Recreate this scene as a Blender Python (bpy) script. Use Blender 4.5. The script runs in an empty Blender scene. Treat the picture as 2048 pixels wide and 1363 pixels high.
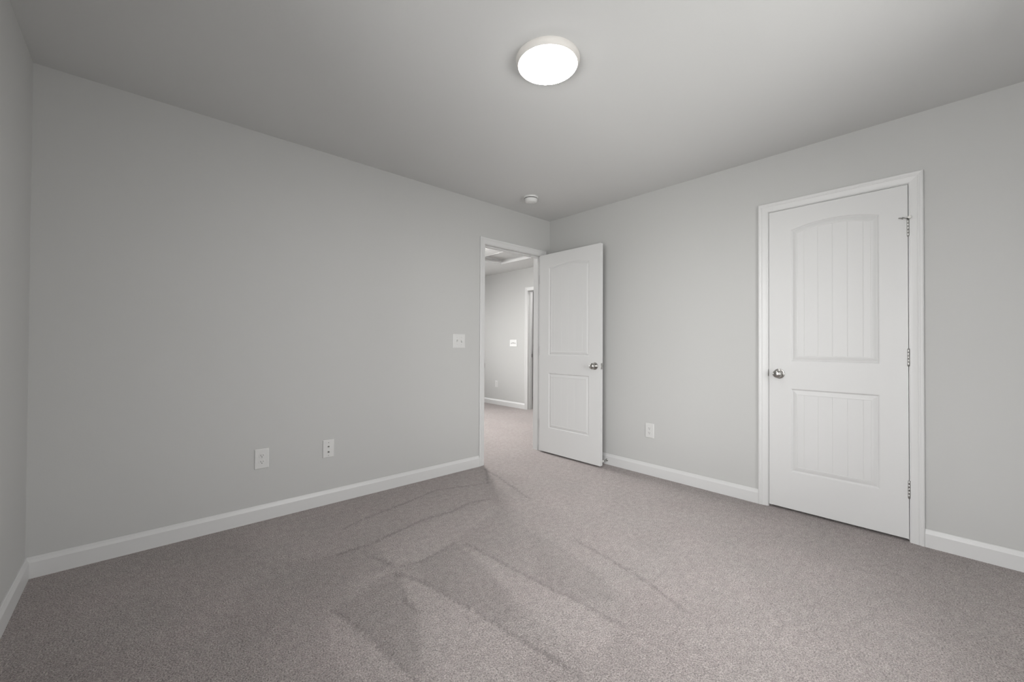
import bpy, bmesh, math, random
import numpy as np
from mathutils import Vector, Matrix
from mathutils.geometry import tessellate_polygon

# ------------------------------------------------------------------ camera
SC = bpy.context.scene
COL = SC.collection
F_PX, CAM = 813.823, (-3.246, -2.9571, 1.1101)
YAW, PITCH, ROLL = 0.83041, 0.00966, 0.00504
fw = Vector((math.cos(YAW)*math.cos(PITCH), math.sin(YAW)*math.cos(PITCH), math.sin(PITCH)))
rt = Vector((math.sin(YAW), -math.cos(YAW), 0)); up = rt.cross(fw)
r2 = rt*math.cos(ROLL)+up*math.sin(ROLL); u2 = -rt*math.sin(ROLL)+up*math.cos(ROLL)
cd = bpy.data.cameras.new('camera'); cam = bpy.data.objects.new('camera', cd); COL.objects.link(cam)
cd.sensor_fit = 'HORIZONTAL'; cd.sensor_width = 36.0; cd.lens = F_PX/2048*36
cd.clip_start = 0.02
M3 = Matrix((r2, u2, -fw)).transposed()
cam.matrix_world = Matrix.Translation(CAM) @ M3.to_4x4()
SC.camera = cam

# ------------------------------------------------------------------ view, world, daylight
SC.view_settings.view_transform = 'Standard'; SC.view_settings.look = 'None'
SC.view_settings.gamma = 1.0; SC.view_settings.use_curve_mapping = False
SC.view_settings.exposure = 0.0
SKY = 13.0            # overcast daylight outside the window
LAMP = 52.0          # ceiling light diffuser
LAMP_HALL = 330.0
SC.cycles.use_denoising = True
SC.cycles.max_bounces = 16; SC.cycles.diffuse_bounces = 10
w = bpy.data.worlds.new('world'); SC.world = w; w.use_nodes = True
nt = w.node_tree; bg = nt.nodes['Background']
bg.inputs[1].default_value = SKY
wt = nt.nodes.new('ShaderNodeTexCoord'); ws = nt.nodes.new('ShaderNodeSeparateXYZ'); wr = nt.nodes.new('ShaderNodeValToRGB'); wm = nt.nodes.new('ShaderNodeMapRange')
nt.links.new(wt.outputs['Generated'], ws.inputs[0]); nt.links.new(ws.outputs['Z'], wm.inputs[0]); wm.inputs[1].default_value = -1.0
nt.links.new(wm.outputs[0], wr.inputs[0]); nt.links.new(wr.outputs[0], bg.inputs[0])
wr.color_ramp.elements[0].position = 0.47; wr.color_ramp.elements[0].color = (0.70, 0.70, 0.69, 1)     # pale sunlit ground outside
wr.color_ramp.elements[1].position = 0.52; wr.color_ramp.elements[1].color = (1.0, 1.0, 1.0, 1)          # overcast sky

# room sizes (metres): far right corner of the bedroom is the origin
W, H = 3.6347, 2.4386
YF = -3.60                      # wall behind the camera
T = 0.115                       # wall thickness
OPT = 2.045                     # top of door openings
CY0, CY1 = -2.0672, -2.7708     # closet opening in the right wall
DX0, DX1 = -0.889, -0.127       # doorway in the back wall
HX = 1.68                       # hall wall
HY1 = 2.03; HY0 = HY1-0.76      # doorway in the hall wall
HEND = 4.4; HLEFT = -1.7; FARX = 3.0
WY0, WY1, WZ0, WZ1 = -3.25, -1.62, 0.48, 2.10   # window in the left wall, beside the camera

WF0, WF1 = -2.05, -0.85         # unseen window added behind the camera to light the back wall
WH0, WH1 = -1.45, 1.05           # unseen window added at the hall end to brighten its ceiling
def portal(width, loc, rz):
    pd = bpy.data.lights.new('daylight_portal', 'AREA'); pd.shape = 'RECTANGLE'
    pd.size = width; pd.size_y = WZ1-WZ0; pd.cycles.is_portal = True
    po = bpy.data.objects.new('daylight_portal', pd); COL.objects.link(po)
    po.location = loc; po.rotation_euler = (math.pi/2, 0, rz)
portal(WY1-WY0, (-W-T-0.01, (WY0+WY1)/2, (WZ0+WZ1)/2), -math.pi/2)
portal(WH1-WH0, ((WH0+WH1)/2, HEND+T+0.01, (WZ0+WZ1)/2), math.pi)
portal(WF1-WF0, ((WF0+WF1)/2, YF-T-0.01, (WZ0+WZ1)/2), 0)

# ------------------------------------------------------------------ materials
def mat(name, col, rough=0.5, metal=0.0, spec=0.5, bump=None, noise=None):
    m = bpy.data.materials.new(name); m.use_nodes = True
    t = m.node_tree; b = t.nodes['Principled BSDF']
    b.inputs['Base Color'].default_value = (*col, 1); b.inputs['Roughness'].default_value = rough
    b.inputs['Metallic'].default_value = metal; b.inputs['Specular IOR Level'].default_value = spec
    tc = t.nodes.new('ShaderNodeTexCoord')
    if noise:
        sc, amt = noise
        n = t.nodes.new('ShaderNodeTexNoise'); n.inputs['Scale'].default_value = sc; n.inputs['Detail'].default_value = 3
        t.links.new(tc.outputs['Object'], n.inputs['Vector'])
        r = t.nodes.new('ShaderNodeMapRange'); r.inputs[3].default_value = 1-amt; r.inputs[4].default_value = 1+amt
        t.links.new(n.outputs['Fac'], r.inputs[0])
        x = t.nodes.new('ShaderNodeVectorMath'); x.operation = 'SCALE'; x.inputs[0].default_value = col
        t.links.new(r.outputs[0], x.inputs['Scale']); t.links.new(x.outputs[0], b.inputs['Base Color'])
    if bump:
        sc, dist, st = bump
        n2 = t.nodes.new('ShaderNodeTexNoise'); n2.inputs['Scale'].default_value = sc; n2.inputs['Detail'].default_value = 2
        t.links.new(tc.outputs['Object'], n2.inputs['Vector'])
        bp = t.nodes.new('ShaderNodeBump'); bp.inputs['Strength'].default_value = st; bp.inputs['Distance'].default_value = dist
        t.links.new(n2.outputs['Fac'], bp.inputs['Height']); t.links.new(bp.outputs[0], b.inputs['Normal'])
    return m
WALL = mat('grey wall paint', (0.462, 0.4625, 0.4535), 0.65, spec=0.25, bump=(160, 0.0015, 0.12))
CEIL = mat('flat ceiling paint', (0.565, 0.567, 0.560), 0.9, spec=0.1, bump=(90, 0.002, 0.15))
TRIM = mat('white semigloss trim paint', (0.570, 0.570, 0.566), 0.38, spec=0.4, noise=(3, 0.01))
DOOR = mat('white door paint', (0.570, 0.570, 0.566), 0.45, spec=0.4, noise=(3, 0.01), bump=(220, 0.0006, 0.1))
PLATE = mat('white plastic', (0.575, 0.575, 0.565), 0.3, noise=(20, 0.01))
RING = mat('cream lamp ring', (0.56, 0.54, 0.515), 0.6, spec=0.2, noise=(15, 0.02))
DETECT = mat('white detector plastic', (0.60, 0.60, 0.59), 0.45, noise=(20, 0.01))
NICKEL = mat('satin nickel', (0.45, 0.44, 0.42), 0.22, metal=1.0, noise=(40, 0.03))
STEEL = mat('dull grey steel', (0.42, 0.415, 0.405), 0.38, metal=1.0, noise=(60, 0.05))
DARK = mat('dark slot', (0.02, 0.02, 0.02), 0.6, noise=(50, 0.05))
RUBBER = mat('white rubber', (0.75, 0.74, 0.71), 0.6, noise=(50, 0.02))
VINYL = mat('white vinyl', (0.8, 0.8, 0.79), 0.35, noise=(10, 0.01))
def emis(name, col, s):
    m = bpy.data.materials.new(name); m.use_nodes = True
    t = m.node_tree; t.nodes.remove(t.nodes['Principled BSDF'])
    e = t.nodes.new('ShaderNodeEmission'); e.inputs[0].default_value = (*col, 1); e.inputs[1].default_value = s
    t.links.new(e.outputs[0], t.nodes['Material Output'].inputs[0]); return m
GLOW = emis('lit diffuser', (1.0, 0.985, 0.97), LAMP)
GLOW_R = emis('added far room glow', (1.0, 0.985, 0.97), LAMP_HALL*0.2)  # glow of the lamp added to lift the dark far doorway
GLOW_H = emis('lit hall diffuser', (1.0, 0.985, 0.97), LAMP_HALL)
def glass():
    m = bpy.data.materials.new('window glass'); m.use_nodes = True
    t = m.node_tree; t.nodes.remove(t.nodes['Principled BSDF'])
    a = t.nodes.new('ShaderNodeBsdfTransparent'); g = t.nodes.new('ShaderNodeBsdfGlossy'); g.inputs['Roughness'].default_value = 0.02
    x = t.nodes.new('ShaderNodeMixShader'); f = t.nodes.new('ShaderNodeFresnel'); f.inputs[0].default_value = 1.45
    t.links.new(f.outputs[0], x.inputs[0]); t.links.new(a.outputs[0], x.inputs[1]); t.links.new(g.outputs[0], x.inputs[2])
    t.links.new(x.outputs[0], t.nodes['Material Output'].inputs[0]); return m
GLASS = glass()

def carpet():
    m = bpy.data.materials.new('mauve grey carpet'); m.use_nodes = True
    t = m.node_tree; N = t.nodes; L = t.links; b = N['Principled BSDF']
    b.inputs['Roughness'].default_value = 1.0; b.inputs['Specular IOR Level'].default_value = 0.0
    b.inputs['Sheen Weight'].default_value = 0.15; b.inputs['Sheen Roughness'].default_value = 0.6
    tc = N.new('ShaderNodeTexCoord')
    def noise(sc, det, rough=0.5, vec=None):
        n = N.new('ShaderNodeTexNoise'); n.inputs['Scale'].default_value = sc; n.inputs['Detail'].default_value = det
        n.inputs['Roughness'].default_value = rough
        L.new(vec or tc.outputs['Object'], n.inputs['Vector']); return n
    def rng(src, a, c, lo, hi):
        r = N.new('ShaderNodeMapRange'); r.inputs[1].default_value = a; r.inputs[2].default_value = c
        r.inputs[3].default_value = lo; r.inputs[4].default_value = hi; L.new(src, r.inputs[0]); return r.outputs[0]
    def mul(a, c):
        x = N.new('ShaderNodeMath'); x.operation = 'MULTIPLY'; L.new(a, x.inputs[0]); L.new(c, x.inputs[1]); return x.outputs[0]
    def add(a, c):
        x = N.new('ShaderNodeMath'); x.operation = 'ADD'; L.new(a, x.inputs[0]); L.new(c, x.inputs[1]); return x.outputs[0]
    tuft = noise(185, 2.5, 0.65)
    clump = noise(30, 3, 0.65)
    fine = noise(420, 2, 0.6)
    vor = N.new('ShaderNodeTexVoronoi'); vor.inputs['Scale'].default_value = 140; L.new(tc.outputs['Object'], vor.inputs['Vector'])
    fleck = noise(135, 2, 0.7)
    blotch = noise(2.6, 4, 0.6)
    # vacuum pile direction and painted wall brightening, edges broken up by the tufts
    at = N.new('ShaderNodeAttribute'); at.attribute_name = 'pile'
    pile = rng(at.outputs['Fac'], 0, 1, 0.66, 1.34)
    v = mul(rng(tuft.outputs['Fac'], 0.3, 0.7, 0.50, 1.50), rng(fine.outputs['Fac'], 0.3, 0.7, 0.75, 1.25))
    v = mul(v, rng(fleck.outputs['Fac'], 0.30, 0.45, 0.55, 1.0))
    v = mul(v, rng(clump.outputs['Fac'], 0.3, 0.7, 0.86, 1.14))
    v = mul(v, rng(blotch.outputs['Fac'], 0.3, 0.7, 0.95, 1.05))
    v = mul(v, pile)
    # yarn colour varies between mauve and grey beige
    hue = noise(60, 2, 0.6); hue2 = noise(3.5, 3, 0.6)
    h = add(rng(hue.outputs['Fac'], 0.3, 0.7, 0, 0.5), rng(hue2.outputs['Fac'], 0.35, 0.65, 0, 0.5))
    mx = N.new('ShaderNodeMix'); mx.data_type = 'RGBA'
    mx.inputs[6].default_value = (0.342, 0.299, 0.290, 1); mx.inputs[7].default_value = (0.332, 0.303, 0.291, 1)
    L.new(h, mx.inputs[0])
    sc = N.new('ShaderNodeVectorMath'); sc.operation = 'SCALE'; L.new(mx.outputs[2], sc.inputs[0]); L.new(v, sc.inputs['Scale'])
    L.new(sc.outputs[0], b.inputs['Base Color'])
    hgt = add(tuft.outputs['Fac'], rng(vor.outputs['Distance'], 0, 0.8, 0.5, 0))
    bp = N.new('ShaderNodeBump'); bp.inputs['Strength'].default_value = 0.8; bp.inputs['Distance'].default_value = 0.009
    L.new(hgt, bp.inputs['Height']); L.new(bp.outputs[0], b.inputs['Normal'])
    return m
CARPET = carpet()

# ------------------------------------------------------------------ mesh helpers
class MB:
    def __init__(s): s.v = []; s.f = []
    def add(s, vs, fs):
        o = len(s.v); s.v += [tuple(p) for p in vs]; s.f += [tuple(i+o for i in f) for f in fs]; return s
    def box(s, x0, x1, y0, y1, z0, z1):
        x0, x1 = sorted((x0, x1)); y0, y1 = sorted((y0, y1)); z0, z1 = sorted((z0, z1))
        return s.add([(x0,y0,z0),(x1,y0,z0),(x1,y1,z0),(x0,y1,z0),(x0,y0,z1),(x1,y0,z1),(x1,y1,z1),(x0,y1,z1)],
                     [(0,3,2,1),(4,5,6,7),(0,1,5,4),(1,2,6,5),(2,3,7,6),(3,0,4,7)])
    def lathe(s, prof, origin, axis, n=32):
        """prof: (radius, height along axis); closed where radius is 0"""
        ax = Vector(axis).normalized(); a = ax.orthogonal().normalized(); c = ax.cross(a); o = Vector(origin)
        rows = []; base = len(s.v)
        for r, h in prof:
            if r < 1e-7: rows.append([len(s.v)]); s.v.append(tuple(o+ax*h)); continue
            row = []
            for k in range(n):
                q = 2*math.pi*k/n; row.append(len(s.v)); s.v.append(tuple(o+ax*h+a*(r*math.cos(q))+c*(r*math.sin(q))))
            rows.append(row)
        for A, B in zip(rows, rows[1:]):
            if len(A) == 1 and len(B) == 1: continue
            for k in range(n):
                k2 = (k+1) % n
                if len(A) == 1: s.f.append((A[0], B[k2], B[k]))
                elif len(B) == 1: s.f.append((A[k], A[k2], B[0]))
                else: s.f.append((A[k], A[k2], B[k2], B[k]))
        return s
    def prism(s, poly, fn0, fn1):
        """poly: 2-D outline; fn0/fn1 map an outline point to the two end caps"""
        n = len(poly); tri = tessellate_polygon([[Vector((p[0], p[1], 0)) for p in poly]])
        s.add([fn0(*p) for p in poly]+[fn1(*p) for p in poly],
              [tuple(t) for t in tri]+[tuple(i+n for i in reversed(t)) for t in tri] + [(i, (i+1) % n, (i+1) % n+n, i+n) for i in range(n)])
        return s
    def build(s, name, m, parent=None, smooth=False, bevel=0, loc=None):
        me = bpy.data.meshes.new(name); me.from_pydata(s.v, [], s.f); me.materials.append(m)
        bm = bmesh.new(); bm.from_mesh(me); bmesh.ops.recalc_face_normals(bm, faces=bm.faces); bm.to_mesh(me); bm.free()
        o = bpy.data.objects.new(name, me); COL.objects.link(o)
        if parent: o.parent = parent
        if loc: o.location = loc
        if smooth:
            for p in me.polygons: p.use_smooth = True
            try: me.set_sharp_from_angle(angle=math.radians(40))
            except Exception: pass
        if bevel:
            b = o.modifiers.new('bevel', 'BEVEL'); b.width = bevel; b.segments = 2; b.limit_method = 'ANGLE'; b.angle_limit = math.radians(35)
        return o
def tag(o, label, cat=None, kind=None, group=None):
    o['label'] = label
    if cat: o['category'] = cat
    if kind: o['kind'] = kind
    if group: o['group'] = group
    return o
def thing(name, loc, rz, label, cat, kind=None, group=None):
    o = bpy.data.objects.new(name, None); COL.objects.link(o); o.empty_display_size = 0.05
    o.location = loc; o.rotation_euler = (0, 0, rz)
    return tag(o, label, cat, kind, group)
def copy_tree(o, parent=None):
    c = o.copy(); COL.objects.link(c)
    if parent: c.parent = parent
    for ch in list(o.children): copy_tree(ch, c)
    return c
RB = -math.pi/2        # things on walls that face -x (local x = right as seen, local -y = towards the viewer)

# ------------------------------------------------------------------ floor (one carpet through bedroom, hall and far room)
TRACK_DARK = [
 [(-1.178,-0.412),(-1.562,-0.267),(-1.861,-0.343),(-2.211,-0.413),(-2.323,-0.463)],
 [(-1.375,-0.677),(-1.524,-0.644),(-1.698,-0.684),(-1.899,-0.672),(-2.049,-0.699),(-2.269,-0.752),(-2.459,-0.75)],
 [(-0.959,-0.076),(-1.013,-0.36),(-1.156,-0.846)],
 [(-1.921,-1.048),(-2.071,-1.084),(-2.173,-1.1),(-2.288,-1.072),(-2.335,-0.902)],
 [(-2.318,-1.111),(-2.255,-1.28),(-2.23,-1.439),(-2.199,-1.594),(-2.188,-1.731),(-2.165,-1.905),(-2.153,-1.99),(-2.15,-2.3)],
 [(-1.893,-1.105),(-1.87,-1.423),(-1.854,-1.661),(-1.829,-1.856),(-1.826,-2.057)],
 [(-2.318,-1.111),(-2.384,-1.319),(-2.381,-1.431)],
 [(-2.641,-1.197),(-2.594,-1.406),(-2.579,-1.545),(-2.555,-1.741)],
 [(-0.935,-0.097),(-1.178,-0.412)],
 [(-1.407, -1.485), (-1.431, -1.719), (-1.471, -1.956), (-1.552, -2.185)]]
PILE_LIGHT = [
 [(-2.318,-1.111),(-2.255,-1.28),(-2.199,-1.594),(-2.188,-1.731),(-2.165,-1.905),(-2.322,-1.97),(-2.518,-1.793),(-2.465,-1.621),(-2.381,-1.431),(-2.384,-1.319)],
 [(-2.276,-0.769),(-2.284,-1.064),(-2.168,-1.092),(-1.921,-1.048),(-1.424,-0.85),(-1.393,-0.699),(-1.707,-0.698),(-2.055,-0.711)],
 [(-2.652,-1.165),(-2.594,-1.406),(-2.579,-1.545),(-2.555,-1.741),(-2.725,-1.606),(-2.723,-1.355)],
 [(-1.917,-1.105),(-1.876,-1.429),(-1.859,-1.667),(-1.834,-1.861),(-1.834,-2.053),(-2.069,-2.105),(-2.061,-1.887),(-2.003,-1.558)],
 [(-2.469,-1.004),(-2.328,-1.073),(-2.535,-1.131),(-2.546,-1.071)]]
PILE_DARK = [
 [(-2.632,-1.196),(-2.339,-1.121),(-2.391,-1.313),(-2.389,-1.445),(-2.465,-1.621),(-2.554,-1.725),(-2.577,-1.54)],
 [(-1.931,-1.063),(-1.945,-1.19),(-1.981,-1.442),(-2.016,-1.572),(-2.083,-1.741),(-2.179,-1.727),(-2.196,-1.589),(-2.251,-1.273),(-2.186,-1.114)],
 [(-1.532,-1.205),(-1.515,-1.466),(-1.595,-1.789),(-1.699,-1.954),(-1.821,-1.845),(-1.841,-1.624)],
 [(-2.862,-0.761),(-2.517,-0.712),(-2.281,-0.78),(-2.308,-1.03),(-2.553,-1.09),(-2.752,-1.139),(-2.968,-1.201),(-3.017,-0.98)]]
PAINTED_LIFT = [(-0.99,-0.03),(-1.22,-0.42),(-1.375,-0.66),(-1.70,-0.675),(-2.05,-0.69),(-2.46,-0.74),(-2.75,-0.60),(-2.80,-0.03)]   # carpet painted lighter along the wall, making up for missing light
FOOT = [(-0.734,-1.087),(-1.118,-1.123),(-1.245,-1.707),(-0.198,-1.884),(-0.704,-2.265),(-1.023,-1.943),(-1.089,-2.243),(-1.476,-2.058),(-0.603,-1.848),(-0.68,-2.581)]
def seg_dist(X, Y, line):
    D = np.full(X.shape, 9.0)
    for (ax, ay), (bx, by) in zip(line, line[1:]):
        dx, dy = bx-ax, by-ay; t = np.clip(((X-ax)*dx+(Y-ay)*dy)/(dx*dx+dy*dy), 0, 1)
        D = np.minimum(D, np.hypot(X-ax-t*dx, Y-ay-t*dy))
    return D
def inside(X, Y, poly):
    r = np.zeros(X.shape, bool); n = len(poly)
    for i in range(n):
        x0, y0 = poly[i]; x1, y1 = poly[i-1]
        c = (y0 > Y) != (y1 > Y)
        r ^= c & (X < (x1-x0)*(Y-y0)/((y1-y0) or 1e-9)+x0)
    return r
def make_floor():
    xs = np.linspace(-W-T, T+0.75, 440); ys = np.linspace(YF-T, T/2, 360)
    X, Y = np.meshgrid(xs, ys); ny, nx = X.shape
    rs = np.random.RandomState(4)
    jx = X+rs.normal(0, 0.006, X.shape); jy = Y+rs.normal(0, 0.006, X.shape)
    P = np.full(X.shape, 0.5)
    for poly in PILE_LIGHT+PILE_DARK:
        d = seg_dist(jx, jy, poly+poly[:1]); sd = np.where(inside(jx, jy, poly), d, -d)
        P += (0.16 if poly in PILE_LIGHT else -0.16 if poly is not PILE_DARK[-1] else -0.08)*np.clip(sd/0.035+0.5, 0, 1)
    d = seg_dist(jx, jy, PAINTED_LIFT+PAINTED_LIFT[:1]); sd = np.where(inside(jx, jy, PAINTED_LIFT), d, -d)
    P += 0.12*np.clip(sd/0.08+0.5, 0, 1)
    for ln in TRACK_DARK:
        P -= 0.42*np.exp(-(seg_dist(jx, jy, ln)/0.009)**2)
    for i, (fx, fy) in enumerate(FOOT):
        a = 0.6+0.5*i; u = (jx-fx)*math.cos(a)+(jy-fy)*math.sin(a); v = -(jx-fx)*math.sin(a)+(jy-fy)*math.cos(a)
        P += 0.08*np.exp(-(u/0.16)**2-(v/0.06)**2)
    mb = MB()
    V = np.stack([X.ravel(), Y.ravel(), np.zeros(X.size)], 1)
    idx = np.arange(nx*ny).reshape(ny, nx)
    Fq = np.stack([idx[:-1,:-1].ravel(), idx[:-1,1:].ravel(), idx[1:,1:].ravel(), idx[1:,:-1].ravel()], 1)
    n = len(V)
    extra = [(-W-T, T/2, 0), (FARX+T, T/2, 0), (FARX+T, HEND+T, 0), (-W-T, HEND+T, 0)]
    verts = V.tolist()+extra; faces = Fq.tolist()+[[n, n+1, n+2, n+3]]
    me = bpy.data.meshes.new('floor'); me.from_pydata(verts, [], faces); me.materials.append(CARPET)
    a = me.attributes.new('pile', 'FLOAT', 'POINT')
    a.data.foreach_set('value', np.concatenate([P.ravel(), np.full(4, 0.5)]).astype(np.float32))
    o = bpy.data.objects.new('floor', me); COL.objects.link(o)
    return tag(o, 'mauve grey cut pile carpet with vacuum tracks covering the bedroom floor', 'floor', 'structure')
make_floor()

# ------------------------------------------------------------------ ceiling and walls
AX0, AX1, AY0, AY1 = 0.56, 1.139, 0.74, 2.101      # attic hatch opening
x0, x1, y0, y1 = -W-T, FARX+T, YF-T, HEND+T
c = MB(); zc = H+0.25
c.box(x0, AX0, y0, y1, H, zc); c.box(AX1, x1, y0, y1, H, zc); c.box(AX0, AX1, y0, AY0, H, zc); c.box(AX0, AX1, AY1, y1, H, zc)
tag(c.build('ceiling', CEIL), 'plain flat off-white ceiling over the bedroom and the hall', 'ceiling', 'structure')
JT = 0.018      # jamb board thickness
def wall_x(name, ya, yb, xa, xb, hole, label):   # wall along x, hole (x0,x1,z0,z1) or None
    m = MB()
    if hole:
        h0, h1, g0, g1 = hole
        m.box(xa, h0, ya, yb, 0, H); m.box(h1, xb, ya, yb, 0, H); m.box(h0, h1, ya, yb, g1, H)
        if g0 > 0: m.box(h0, h1, ya, yb, 0, g0)
    else: m.box(xa, xb, ya, yb, 0, H)
    return tag(m.build(name, WALL), label, 'wall', 'structure')
def wall_y(name, xa, xb, ya, yb, hole, label):
    m = MB()
    if hole:
        h0, h1, g0, g1 = hole
        m.box(xa, xb, ya, h0, 0, H); m.box(xa, xb, h1, yb, 0, H); m.box(xa, xb, h0, h1, g1, H)
        if g0 > 0: m.box(xa, xb, h0, h1, 0, g0)
    else: m.box(xa, xb, ya, yb, 0, H)
    return tag(m.build(name, WALL), label, 'wall', 'structure')
wall_x('wall_back', 0, T, -W-T, FARX+T, (DX0-JT, DX1+JT, 0, OPT+JT), 'long light grey wall with the open doorway at its right end')
wall_y('wall_right', 0, T, YF, 0, (CY1-JT, CY0+JT, 0, OPT+JT), 'light grey wall holding the closed closet door')
wall_y('wall_left', -W-T, -W, YF, 0, (WY0, WY1, WZ0, WZ1), 'light grey wall seen as a narrow strip at the far left edge')
wall_x('wall_front', YF-T, YF, -W-T, 0.85+T, (WF0, WF1, WZ0, WZ1), 'grey wall with an added window, opposite the open doorway')
wall_y('wall_closet', 0.85, 0.85+T, YF, 0, None, 'grey wall inside the closet behind the closed door')
wall_y('wall_hall', HX, HX+T, T, HEND, (HY0-JT, HY1+JT, 0, OPT+JT), 'light grey hall wall seen through the open doorway')
wall_x('wall_end', HEND, HEND+T, HLEFT-T, FARX+T, (WH0, WH1, WZ0, WZ1), 'grey wall with an added window at the end of the hall')
wall_y('wall_side', HLEFT-T, HLEFT, T, HEND, None, 'grey wall on the left side of the hall')
wall_y('wall_far', FARX, FARX+T, T, HEND, None, 'grey wall of the room beyond the hall')

# ------------------------------------------------------------------ baseboards
BB = [(0, 0), (0.014, 0), (0.014, 0.074), (0.0115, 0.080), (0.008, 0.088), (0.0065, 0.0945), (0.004, 0.098), (0, 0.098)]
def baseboard(name, a, b, nrm, miter_a, miter_b, label):
    """a, b: ends on the wall line; nrm: into the room; miter +1 shortens an end with depth (inside corner)"""
    a = Vector((*a, 0)); b = Vector((*b, 0)); d = (b-a).normalized(); n = Vector((*nrm, 0))
    m = MB().prism(BB, lambda t, z: tuple(a+d*(t*miter_a)+n*t+Vector((0,0,z))), lambda t, z: tuple(b-d*(t*miter_b)+n*t+Vector((0,0,z))))
    return tag(m.build(name, TRIM), label, 'baseboard', 'structure')
CW = 0.0590; RV = 0.0030     # casing width and reveal
baseboard('baseboard_back', (-W, 0), (DX0-RV-CW, 0), (0, -1), 1, 0, 'long white baseboard under the wall with the light switch')
baseboard('baseboard_back', (DX1+RV+CW, 0), (0, 0), (0, -1), 0, 1, 'short white baseboard in the corner behind the open door')
baseboard('baseboard_left', (-W, YF), (-W, 0), (1, 0), 1, 1, 'white baseboard running out of the lower left corner')
baseboard('baseboard_right', (0, 0), (0, CY0+RV+CW), (-1, 0), 1, 0, 'white baseboard between the open door and the closet door')
baseboard('baseboard_right', (0, CY1-RV-CW), (0, YF), (-1, 0), 0, 1, 'white baseboard to the right of the closet door')
baseboard('baseboard_front', (-W, YF), (0, YF), (0, 1), 1, 1, 'white baseboard along the wall opposite the doorway')
baseboard('baseboard_hall', (HX, HY1+RV+CW), (HX, HEND), (-1, 0), 0, 1, 'white baseboard on the hall wall seen through the doorway')
baseboard('baseboard_hall', (HX, T), (HX, HY0-RV-CW), (-1, 0), 1, 0, 'white baseboard on the near stretch of the hall wall')

# ------------------------------------------------------------------ door frames (casing, jambs, stops)
CAS = [(0, 0), (0, 0.0050), (0.0025, 0.0072), (0.008, 0.0074), (0.014, 0.0082), (0.030, 0.0115), (0.034, 0.0130), (0.037, 0.0118),
       (0.041, 0.0125), (0.046, 0.0155), (0.052, 0.0165), (0.056, 0.0155), (CW, 0.013), (CW, 0)]
def casing(width, top, parent, y=0.0, sgn=-1):
    """around an opening local x 0..width, z 0..top, on the wall face at local y, standing out along sgn*y"""
    m = MB(); n = len(CAS); rows = []
    for o_, t in CAS:
        e = RV+o_
        rows += [(-e, y+sgn*t, 0), (-e, y+sgn*t, top+e), (width+e, y+sgn*t, top+e), (width+e, y+sgn*t, 0)]
    fs = []
    for i in range(n):
        j = (i+1) % n
        for k in range(3): fs.append((i*4+k, i*4+k+1, j*4+k+1, j*4+k))
    for k in (0, 3): fs.append(tuple(i*4+k for i in range(n)))
    m.add(rows, fs)
    return m.build('casing', TRIM, parent)
def jamb(width, top, parent, depth=T):
    m = MB(); m.box(-JT, 0, 0, depth, 0, top+JT); m.box(width, width+JT, 0, depth, 0, top+JT); m.box(0, width, 0, depth, top, top+JT)
    return m.build('jamb', TRIM, parent)
def stops(width, top, parent, ya, yb):
    m = MB(); t = 0.011
    m.box(0, t, ya, yb, 0, top); m.box(width-t, width, ya, yb, 0, top); m.box(t, width-t, ya, yb, top-t, top)
    return m.build('door_stop_strip', TRIM, parent, bevel=0.002)
def strike_lip(parent, x, z, side, y=0.0):
    """small metal plate on a jamb face with a curved lip over its room-side edge"""
    m = MB(); h = 0.0285
    m.box(x, x+side*0.0016, y+0.001, y+0.030, z-h, z+h)
    prof = [(-0.0255, 0.0), (-0.023, .0045), (-0.017, .0085), (-0.009, .0115), (0, .0125), (0.009, .0115), (0.017, .0085), (0.023, .0045), (0.0255, 0.0)]
    vs = []      # lip reaches out past the casing and curls slightly away from the opening
    for dz, o_ in prof:
        q = o_/0.0125; cx = x+side*(0.0016-0.0030*q*q)
        vs += [(cx, y+0.001-o_, z+dz), (cx-side*0.0016, y+0.001-o_, z+dz), (x, y+0.002, z+dz), (x+side*0.0016, y+0.002, z+dz)]
    fs = []
    for i in range(len(prof)-1):
        for k in range(4): fs.append((i*4+k, i*4+(k+1) % 4, i*4+4+(k+1) % 4, i*4+4+k))
    fs += [(0, 1, 2, 3), tuple(len(vs)-4+k for k in range(4))]
    m.add(vs, fs)
    return m.build('strike_plate', STEEL, parent)
cw_ = CY0-CY1
t1 = thing('trim_1', (0, CY0, 0), RB, 'white moulded frame around the closed closet door', 'door frame', 'structure')
casing(cw_, OPT, t1); jamb(cw_, OPT, t1); stops(cw_, OPT, t1, 0.0375, 0.07); s = strike_lip(t1, 0.0, 0.925, 1)
tag(s, 'grey metal strike plate lip')
dw_ = DX1-DX0
t2 = thing('trim_2', (DX0, 0, 0), 0, 'white frame of the open doorway into the hall', 'door frame', 'structure')
casing(dw_, OPT, t2); casing(dw_, OPT, t2, y=T, sgn=1); jamb(dw_, OPT, t2); stops(dw_, OPT, t2, 0.0375, 0.07); s = strike_lip(t2, 0.0, 0.92, 1)
tag(s, 'grey metal strike plate lip')
hw_ = HY1-HY0
t3 = thing('trim_3', (HX, HY1, 0), RB, 'white frame of the far doorway across the hall', 'door frame', 'structure')
casing(hw_, OPT, t3); jamb(hw_, OPT, t3); stops(hw_, OPT, t3, 0.045, 0.078)
s = MB().box(0, 0.0016, 0.088, 0.114, 0.90, 0.957).box(0.0016, 0.0022, 0.094, 0.108, 0.915, 0.942).build('strike_plate', STEEL, t3); tag(s, 'dark metal strike plate')

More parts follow.
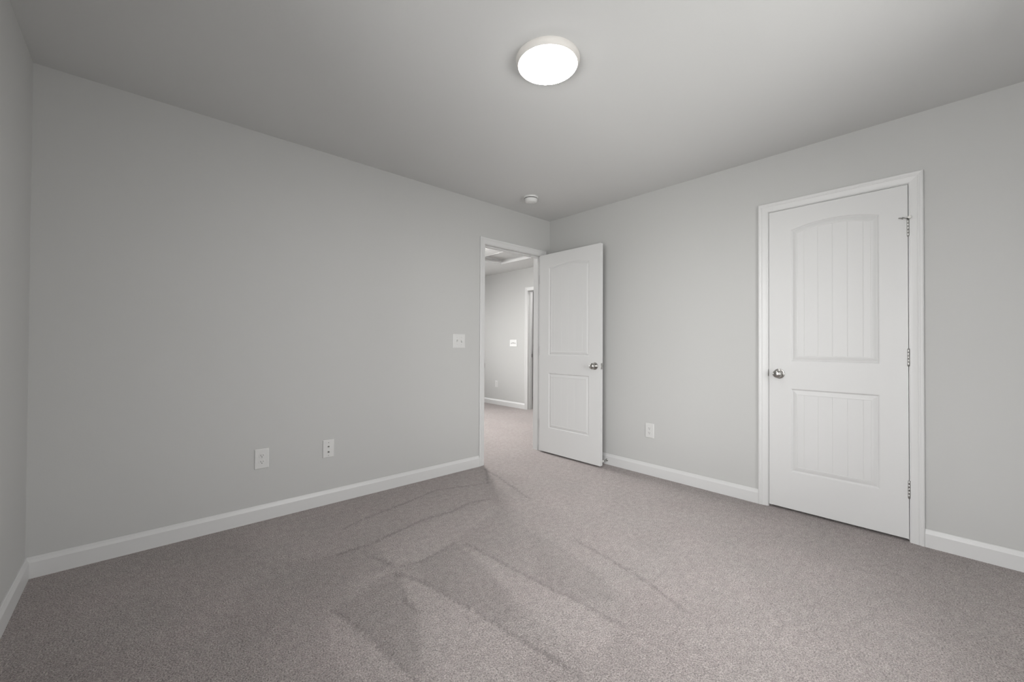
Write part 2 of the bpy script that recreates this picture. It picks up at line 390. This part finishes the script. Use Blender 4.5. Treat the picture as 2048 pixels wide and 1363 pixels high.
# ------------------------------------------------------------------ panelled doors
LT = 0.035
def door_leaf(width, z0, z1, sx0, sx1):
    """moulded two panel leaf: local x 0..width, front face y=0 (towards -y), back face y=LT"""
    PROF = [(0, 0), (0.002, 0.0004), (0.005, 0.0022), (0.0085, 0.0062), (0.011, 0.0072), (0.0135, 0.0070), (0.018, 0.0052), (0.026, 0.0026), (0.034, 0.0010), (0.0385, 0.0008), (0.0405, 0.0020)]
    mb = MB()
    pw = sx1-sx0; fin = PROF[-1][0]; fwid = pw-2*fin
    gpos = [0.5+k*0.2045*0.995 for k in (-2, -1, 0, 1, 2)]
    gh = 0.0032/fwid
    ts = set(np.round(np.linspace(0, 1, 25), 5).tolist()); 
    for g in gpos:
        ts = {t for t in ts if abs(t-g) > gh*1.5} | {g-gh, g, g+gh}
    ts = sorted(ts); K = len(ts)
    def arch(tau, hi): return hi+0.034*(1-(2*tau-1)**2)
    for face in (0, 1):
        fy = (lambda d: d) if face == 0 else (lambda d: LT-d)
        rings0 = []
        for zb, zt, arched in ((1.008, 1.902, True), (0.265, 0.826, False)):
            idx = []
            for ins, dep in PROF:
                row_t, row_b = [], []
                for tau in ts:
                    x = sx0+ins+tau*(pw-2*ins); zt_ = (arch(tau, zt) if arched else zt)-ins
                    row_t.append((x, fy(dep), zt_)); row_b.append((x, fy(dep), zb+ins))
                o = len(mb.v); mb.v += row_t+row_b; idx.append(([o+i for i in range(K)], [o+K+i for i in range(K)]))
            for (t0, b0), (t1_, b1) in zip(idx, idx[1:]):
                for i in range(K-1):
                    mb.f.append((t0[i], t0[i+1], t1_[i+1], t1_[i])); mb.f.append((b0[i], b1[i], b1[i+1], b0[i+1]))
                mb.f.append((t0[0], t1_[0], b1[0], b0[0])); mb.f.append((t0[-1], b0[-1], b1[-1], t1_[-1]))
            # beaded field: v grooves between boards
            t0, b0 = idx[-1]; dep = PROF[-1][1]
            o = len(mb.v); top2, bot2 = [], []
            for i, tau in enumerate(ts):
                g = any(abs(tau-q) < 1e-9 for q in gpos)
                x, _, zt_ = mb.v[t0[i]]; zb_ = mb.v[b0[i]][2]
                dd = dep+(0.0011 if g else 0.0)
                top2.append(len(mb.v)); mb.v.append((x, fy(dd), zt_)); bot2.append(len(mb.v)); mb.v.append((x, fy(dd), zb_))
            for i in range(K-1): mb.f.append((top2[i], top2[i+1], bot2[i+1], bot2[i]))
            rings0.append(idx[0])
        outer = [(0, fy(0), z0), (width, fy(0), z0), (width, fy(0), z1), (0, fy(0), z1)]
        holes = [[mb.v[i] for i in t+b[::-1]] for t, b in rings0]
        loops = [outer]+holes; flat = [p for l in loops for p in l]
        tri = tessellate_polygon([[Vector((p[0], p[2], 0)) for p in l] for l in loops])
        mb.add(flat, [tuple(t) for t in tri])
    a = [(0, z0), (width, z0), (width, z1), (0, z1)]
    for (xa, za), (xb, zb_) in zip(a, a[1:]+a[:1]):
        mb.add([(xa, 0, za), (xb, 0, zb_), (xb, LT, zb_), (xa, LT, za)], [(0, 1, 2, 3)])
    return mb
def weld(o):
    bm = bmesh.new(); bm.from_mesh(o.data); bmesh.ops.remove_doubles(bm, verts=bm.verts, dist=1e-5)
    bmesh.ops.recalc_face_normals(bm, faces=bm.faces); bm.to_mesh(o.data); bm.free()
KNOB = [(0.0335, 0), (0.0335, 0.003), (0.0315, 0.0062), (0.026, 0.0088), (0.0165, 0.0115), (0.0125, 0.014), (0.0115, 0.020), (0.0125, 0.0265),
        (0.0185, 0.031), (0.0245, 0.0365), (0.0275, 0.0435), (0.0275, 0.0500), (0.0255, 0.0565), (0.0205, 0.0615), (0.0125, 0.0645), (0.005, 0.0655), (0, 0.0656)]
def knob(parent, x, z, y, sgn):
    o = MB().lathe(KNOB, (x, y, z), (0, sgn, 0), 48).build('knob', NICKEL, parent, smooth=True)
    r = MB().lathe([(0.0335, 0), (0.0335, 0.002), (0.034, 0.003), (0.0325, 0.0062), (0.030, 0.0072), (0.028, 0.0072), (0.027, 0.0068), (0.0, 0.0068)], (x, y, z), (0, sgn, 0), 48)
    r.build('rose', NICKEL, o, smooth=True)
    return tag(o, 'round satin nickel knob')
def hinge_knuckle(parent, x, y, z0_, z1_):
    m = MB(); n = 5; h = (z1_-z0_)/n
    for k in range(n): m.lathe([(0, 0), (0.0052, 0), (0.0056, 0.0006), (0.0056, h-0.0012), (0.0052, h-0.0006), (0, h-0.0006)], (x, y, z0_+k*h), (0, 0, 1), 16)
    m.lathe([(0, 0), (0.0035, 0), (0.0055, 0.0015), (0.0045, 0.004), (0, 0.005)], (x, y, z1_-0.0006), (0, 0, 1), 16)
    m.lathe([(0, 0), (0.0035, 0), (0.0055, 0.0015), (0.0045, 0.004), (0, 0.005)], (x, y, z0_), (0, 0, -1), 16)
    o = m.build('hinge', STEEL, parent, smooth=True)
    return tag(o, 'grey metal hinge knuckle')

# closet door (closed), local frame: latch edge at x=0, hinge edge at x=width, front face towards the room
g = 0.0025; lw = cw_-2*g
d1 = thing('door_1', (-0.0005, CY0-g, 0), RB, 'closed white two panel closet door with arched upper panel', 'door', 'structure')
lf = door_leaf(lw, 0.016, OPT-g, 0.127, lw-0.122).build('leaf', DOOR, d1); weld(lf)
knob(d1, 0.0605, 0.922, 0, -1)
for za, zb in ((0.252, 0.345), (1.004, 1.097), (1.748, 1.841)):
    hk = hinge_knuckle(d1, lw+g*0.5, -0.0045, za, zb)
# hinge pin door stop on the top hinge
ps = MB(); hx, hy, hz = lw+g*0.5, -0.0045, 1.846
ps.lathe([(0, 0), (0.0095, 0), (0.0095, 0.0025), (0.006, 0.0028), (0.006, 0.006), (0, 0.0065)], (hx, hy, hz), (0, 0, 1), 20)
ps.box(hx-0.012, hx+0.004, hy-0.016, hy+0.001, hz, hz+0.0025)
dr = Vector((-0.83, -0.56, 0)).normalized()
ps.lathe([(0, 0), (0.0032, 0), (0.0032, 0.038), (0, 0.038)], (hx-0.006, hy-0.010, hz+0.0018), tuple(dr), 12)
ps.lathe([(0, 0), (0.0062, 0), (0.0062, 0.005), (0, 0.005)], tuple(Vector((hx-0.006, hy-0.010, hz+0.0018))+dr*0.016), tuple(dr), 6)
pso = ps.build('pin_door_stop', STEEL, hk, smooth=True); tag(pso, 'hinge pin door stop with threaded arm')
pt = MB().lathe([(0, 0), (0.008, 0), (0.0085, 0.003), (0.0075, 0.010), (0, 0.011)], tuple(Vector((hx+0.005, hy-0.013, hz+0.0028))), (0.55, -0.8, 0.2), 20)
tag(pt.build('rubber_tip', RUBBER, hk, smooth=True), 'white rubber bumper')

# bedroom door (open 90 degrees): hinge edge at local x=0, leaf runs to local x=width
ow = 0.762
d2 = thing('door_2', (DX1-LT, -0.010, 0), RB, 'open white two panel bedroom door standing into the room', 'door', 'structure')
lf = door_leaf(ow, 0.016, OPT-g, 0.127, ow-0.125).build('leaf', DOOR, d2); weld(lf)
knob(d2, ow-0.060, 0.920, 0, -1); knob(d2, ow-0.060, 0.920, LT, 1)
fp = MB().box(ow-0.0002, ow+0.0014, 0.005, 0.030, 0.892, 0.949); fo = fp.build('latch_plate', STEEL, d2, bevel=0.0008); tag(fo, 'metal latch plate on the door edge')
bo = MB(); bo.prism([(0.0115, 0), (0.0235, 0), (0.0235, 0.004), (0.0125, 0.0115)], lambda y, x: (ow+0.0012+x, y, 0.911), lambda y, x: (ow+0.0012+x, y, 0.930)).build('latch_bolt', STEEL, fo)
for zz in (0.897, 0.944): MB().lathe([(0, 0), (0.0035, 0), (0.003, 0.001), (0, 0.001)], (ow+0.0013, 0.0175, zz), (1, 0, 0), 12).build('screw', NICKEL, fo)
for za, zb in ((0.252, 0.345), (1.004, 1.097), (1.748, 1.841)):
    hk2 = hinge_knuckle(d2, -0.0045, LT+0.0045, za, zb)
    MB().box(-0.0055, -0.0002, 0.0015, LT+0.004, za, zb).build('hinge_leaf', STEEL, hk2)

# ------------------------------------------------------------------ switches, outlets, cable plate
def plate(wd, ht, t=0.0055, ch=0.0045):
    m = MB(); a, b = wd/2, ht/2; r = 0.004
    def ring(ins, y):
        A, B = a-ins, b-ins; rr = max(r-ins*0.3, 0.001); pts = []
        for cx, cz, q0 in ((A-rr, B-rr, 0), (-A+rr, B-rr, 90), (-A+rr, -B+rr, 180), (A-rr, -B+rr, 270)):
            for k in range(4):
                q = math.radians(q0+k*30); pts.append((cx+rr*math.cos(q), y, cz+rr*math.sin(q)))
        return pts
    rings = [ring(0, 0), ring(0, -t*0.45), ring(ch*0.35, -t*0.8), ring(ch, -t), ]
    n = len(rings[0]); vs = [p for R in rings for p in R]; fs = []
    for k in range(len(rings)-1):
        for i in range(n): fs.append((k*n+i, k*n+(i+1) % n, (k+1)*n+(i+1) % n, (k+1)*n+i))
    fs += [tuple(range(n)), tuple((len(rings)-1)*n+i for i in range(n))]
    return m.add(vs, fs)
def screw(parent, x, z, y, r=0.0032, m=PLATE):
    s_ = MB().lathe([(r, 0), (r, 0.0006), (r*0.6, 0.0012), (0, 0.0013)], (x, y, z), (0, -1, 0), 16).build('screw', m, parent, smooth=True)
    MB().box(x-r*0.75, x+r*0.75, y-0.0015, y-0.0010, z-0.0005, z+0.0005).build('screw_slot', DARK, s_)
    return s_
def outlet(name, loc, rz, label, wd=0.0795, ht=0.124, group=None):
    o = thing(name, loc, rz, label, 'outlet', None, group)
    plate(wd, ht).build('plate', PLATE, o)
    t = -0.0055
    for cz in (0.0193, -0.0193):
        R, c_ = 0.0172, 0.0138; pts = []
        for k in range(40):
            q = 2*math.pi*k/40; pts.append((R*math.cos(q), max(-c_, min(c_, R*math.sin(q)))))
        rc = MB().prism(pts, lambda x, z: (x, t+0.0002, cz+z), lambda x, z: (x*0.97, t-0.0016, cz+z*0.97)).build('receptacle', PLATE, o)
        yy = t-0.0016
        MB().box(-0.0074, -0.0052, yy-0.0004, yy+0.0006, cz-0.0022, cz+0.0072).build('slot', DARK, rc)
        MB().box(0.0052, 0.0072, yy-0.0004, yy+0.0006, cz-0.0012, cz+0.0068).build('slot', DARK, rc)
        hp = [(0.0028*math.cos(q), -0.0078+max(-0.0028, min(0.0022, 0.0028*math.sin(q)))) for q in [2*math.pi*k/16 for k in range(16)]]
        MB().prism(hp, lambda x, z: (x, yy+0.0006, cz+z), lambda x, z: (x, yy-0.0004, cz+z)).build('ground_hole', DARK, rc)
    screw(o, 0, 0, t)
    return o
def toggle_switch(name, loc, rz, label, n, wd, states, ht=0.125):
    o = thing(name, loc, rz, label, 'light switch')
    plate(wd, ht).build('plate', PLATE, o)
    for k in range(n):
        x = (k-(n-1)/2)*0.046; t = -0.0055; up_ = states[k]
        rim = MB().box(x-0.0052, x+0.0052, t-0.0003, t+0.001, -0.0125, 0.0125).build('toggle_slot', PLATE, o, bevel=0.0002)
        s = 1 if up_ else -1
        tg = MB(); tg.prism([(-0.0003, -s*0.0085), (-0.0003, s*0.009), (-0.0135, s*0.0135), (-0.0165, s*0.0105), (-0.0140, s*0.0055), (-0.0045, -s*0.0075)],
                            lambda y, z: (x-0.0045, t+y, z), lambda y, z: (x+0.0045, t+y, z)).build('toggle', PLATE, o, bevel=0.0008)
        for zz in (0.0302, -0.0302): screw(o, x, zz, t)
    return o
outlet('electrical_outlet', (-2.6735, 0, 0.387), 0, 'white duplex outlet on the long wall, left of the cable plate')
outlet('electrical_outlet', (0, -1.168, 0.380), RB, 'white duplex outlet on the wall between open door and closet door')
outlet('electrical_outlet', (HX, 2.852, 0.383), RB, 'small white outlet low on the hall wall through the doorway', 0.08, 0.122)
toggle_switch('light_switch', (-1.177, 0, 1.142), 0, 'white double toggle light switch left of the open doorway', 2, 0.130, (True, False))
toggle_switch('light_switch', (HX, 2.395, 1.143), RB, 'white triple light switch on the hall wall through the doorway', 3, 0.184, (False, True, False))
cp = thing('cable_plate', (-2.2715, 0, 0.383), 0, 'white wall plate with two cable jacks, right of the outlet', 'cable plate')
plate(0.0755, 0.123).build('plate', PLATE, cp)
for cz, r in ((0.0155, 0.0050), (-0.0215, 0.0062)):
    j = MB().lathe([(r*1.25, 0), (r*1.25, 0.002), (r*0.85, 0.002), (r*0.85, 0.009), (r*0.7, 0.0095), (r*0.62, 0.0095), (r*0.62, 0.004), (0, 0.004)], (0, -0.0055, cz), (0, -1, 0), 6 if r > 0.006 else 20)
    jo = j.build('cable_jack', STEEL, cp); tag(jo, 'grey threaded metal jack')
    MB().lathe([(r*0.55, 0), (r*0.55, 0.0002), (0, 0.0002)], (0, -0.0096, cz), (0, -1, 0), 16).build('jack_hole', DARK, jo)
for zz in (0.042, -0.046): screw(cp, 0, zz, -0.0055, 0.0028, NICKEL)

# ------------------------------------------------------------------ wall mounted door stop behind the open door
ds = thing('door_stop', (-0.0142, -0.745, 0.042), RB, 'small metal door stop with white tip on the baseboard behind the open door', 'door stop')
MB().lathe([(0, 0), (0.0125, 0), (0.0125, 0.002), (0.010, 0.006), (0.006, 0.009), (0, 0.009)], (0, 0, 0), (0, -1, 0), 24).build('base', STEEL, ds, smooth=True)
MB().lathe([(0.0048, 0.008), (0.0042, 0.012), (0.0042, 0.058), (0.0052, 0.062), (0, 0.062)], (0, 0, 0), (0, -1, 0), 16).build('rod', STEEL, ds, smooth=True)
MB().lathe([(0, 0.061), (0.0085, 0.061), (0.0092, 0.066), (0.0085, 0.074), (0.005, 0.0775), (0, 0.078)], (0, 0, 0), (0, -1, 0), 20).build('rubber_tip', RUBBER, ds, smooth=True)

# ------------------------------------------------------------------ ceiling fixtures
def ceiling_light(loc, glow, label, bowl=0.0):
    o = thing('ceiling_light', loc, 0, label, 'ceiling light')
    MB().lathe([(0, 0), (0.1475, 0), (0.1485, 0.004), (0.1470, 0.012), (0.1430, 0.022), (0.1395, 0.028), (0.1375, 0.0295), (0.1364, 0.0290), (0.1360, 0.027), (0.1360, 0.018), (0, 0.018)],
               (0, 0, 0), (0, 0, -1), 96).build('trim_ring', RING, o, smooth=True)
    MB().lathe([(0.1355, 0.0185), (0.1355, 0.0300+bowl*0.3), (0.1335, 0.0321+bowl*0.5), (0.126, 0.0335+bowl*0.75), (0.09, 0.0350+bowl*0.95), (0.045, 0.0356+bowl), (0, 0.0358+bowl)],
               (0, 0, 0), (0, 0, -1), 96).build('diffuser', glow, o, smooth=True)
    return o
ceiling_light((-1.858, -1.675, H), GLOW, 'lit round flush ceiling light in the middle of the bedroom ceiling')
ceiling_light((-0.15, 1.35, H), GLOW_H, 'lit round bowl light on the hall ceiling just beyond the doorway', 0.03)
ceiling_light((2.3, 1.6, H), GLOW_R, 'added unseen bowl light brightening the room beyond the far doorway', 0.075)  # unseen lamp, put in only to brighten the far doorway
sd = thing('smoke_detector', (-0.668, -0.378, H), 0, 'small round white smoke detector on the ceiling near the corner', 'smoke detector')
MB().lathe([(0, 0), (0.064, 0), (0.065, 0.003), (0.064, 0.011), (0.0615, 0.0145), (0, 0.0145)], (0, 0, 0), (0, 0, -1), 64).build('mounting_base', DETECT, sd, smooth=True)
MB().lathe([(0, 0.0145), (0.052, 0.0145), (0.052, 0.0205), (0, 0.0205)], (0, 0, 0), (0, 0, -1), 64).build('vent_gap', DARK, sd, smooth=True)
MB().lathe([(0, 0.0205), (0.0575, 0.0205), (0.0580, 0.024), (0.0570, 0.034), (0.0530, 0.0440), (0.0440, 0.0505), (0.030, 0.0530), (0.017, 0.0535), (0.015, 0.0555), (0, 0.0555)], (0, 0, 0), (0, 0, -1), 64).build('cover', DETECT, sd, smooth=True)
# attic hatch in the hall ceiling
ah = thing('attic_hatch', ((AX0+AX1)/2, (AY0+AY1)/2, H), 0, 'recessed attic hatch panel in the hall ceiling above the doorway view', 'attic hatch')
hx2, hy2 = (AX1-AX0)/2, (AY1-AY0)/2; ft = 0.012; hz2 = 0.072
fr = MB(); fr.box(-hx2, -hx2+ft, -hy2, hy2, -0.003, hz2+0.02); fr.box(hx2-ft, hx2, -hy2, hy2, -0.003, hz2+0.02)
fr.box(-hx2+ft, hx2-ft, -hy2, -hy2+ft, -0.003, hz2+0.02); fr.box(-hx2+ft, hx2-ft, hy2-ft, hy2, -0.003, hz2+0.02)
fr.build('frame', TRIM, ah)
MB().box(-hx2+ft+0.003, hx2-ft-0.003, -hy2+ft+0.003, hy2-ft-0.003, hz2, hz2+0.016).build('panel', CEIL, ah)

# ------------------------------------------------------------------ windows out of view: left wall, plus two added for light
def window(name, loc, rz, width, label):
    wn = thing(name, loc, rz, label, 'window', 'structure')
    a, hgt = width/2, WZ1-WZ0
    f = MB(); k = 0.045
    f.box(-a, -a+k, 0.03, 0.09, 0, hgt); f.box(a-k, a, 0.03, 0.09, 0, hgt); f.box(-a+k, a-k, 0.03, 0.09, 0, k); f.box(-a+k, a-k, 0.03, 0.09, hgt-k, hgt)
    f.box(-a+k, a-k, 0.035, 0.085, hgt/2-0.022, hgt/2+0.022); f.build('window_frame', VINYL, wn)
    MB().box(-a+k, a-k, 0.058, 0.062, k, hgt/2-0.022).box(-a+k, a-k, 0.058, 0.062, hgt/2+0.022, hgt-k).build('pane', GLASS, wn)
    MB().box(-a-0.03, a+0.03, -0.035, 0.028, -0.02, 0.0).build('window_sill', TRIM, wn, bevel=0.003)
window('window_1', (-W, (WY0+WY1)/2, WZ0), math.pi/2, WY1-WY0, 'white single hung window in the left wall facing the closet door')
window('added_window_2', ((WF0+WF1)/2, YF, WZ0), math.pi, WF1-WF0, 'added unseen window in the wall opposite the open doorway, for more light')  # added opening, gives the back wall more daylight
window('added_window_3', ((WH0+WH1)/2, HEND, WZ0), 0, WH1-WH0, 'added unseen window at the far end of the hall, for more light')  # added opening, throws daylight onto the hall ceiling
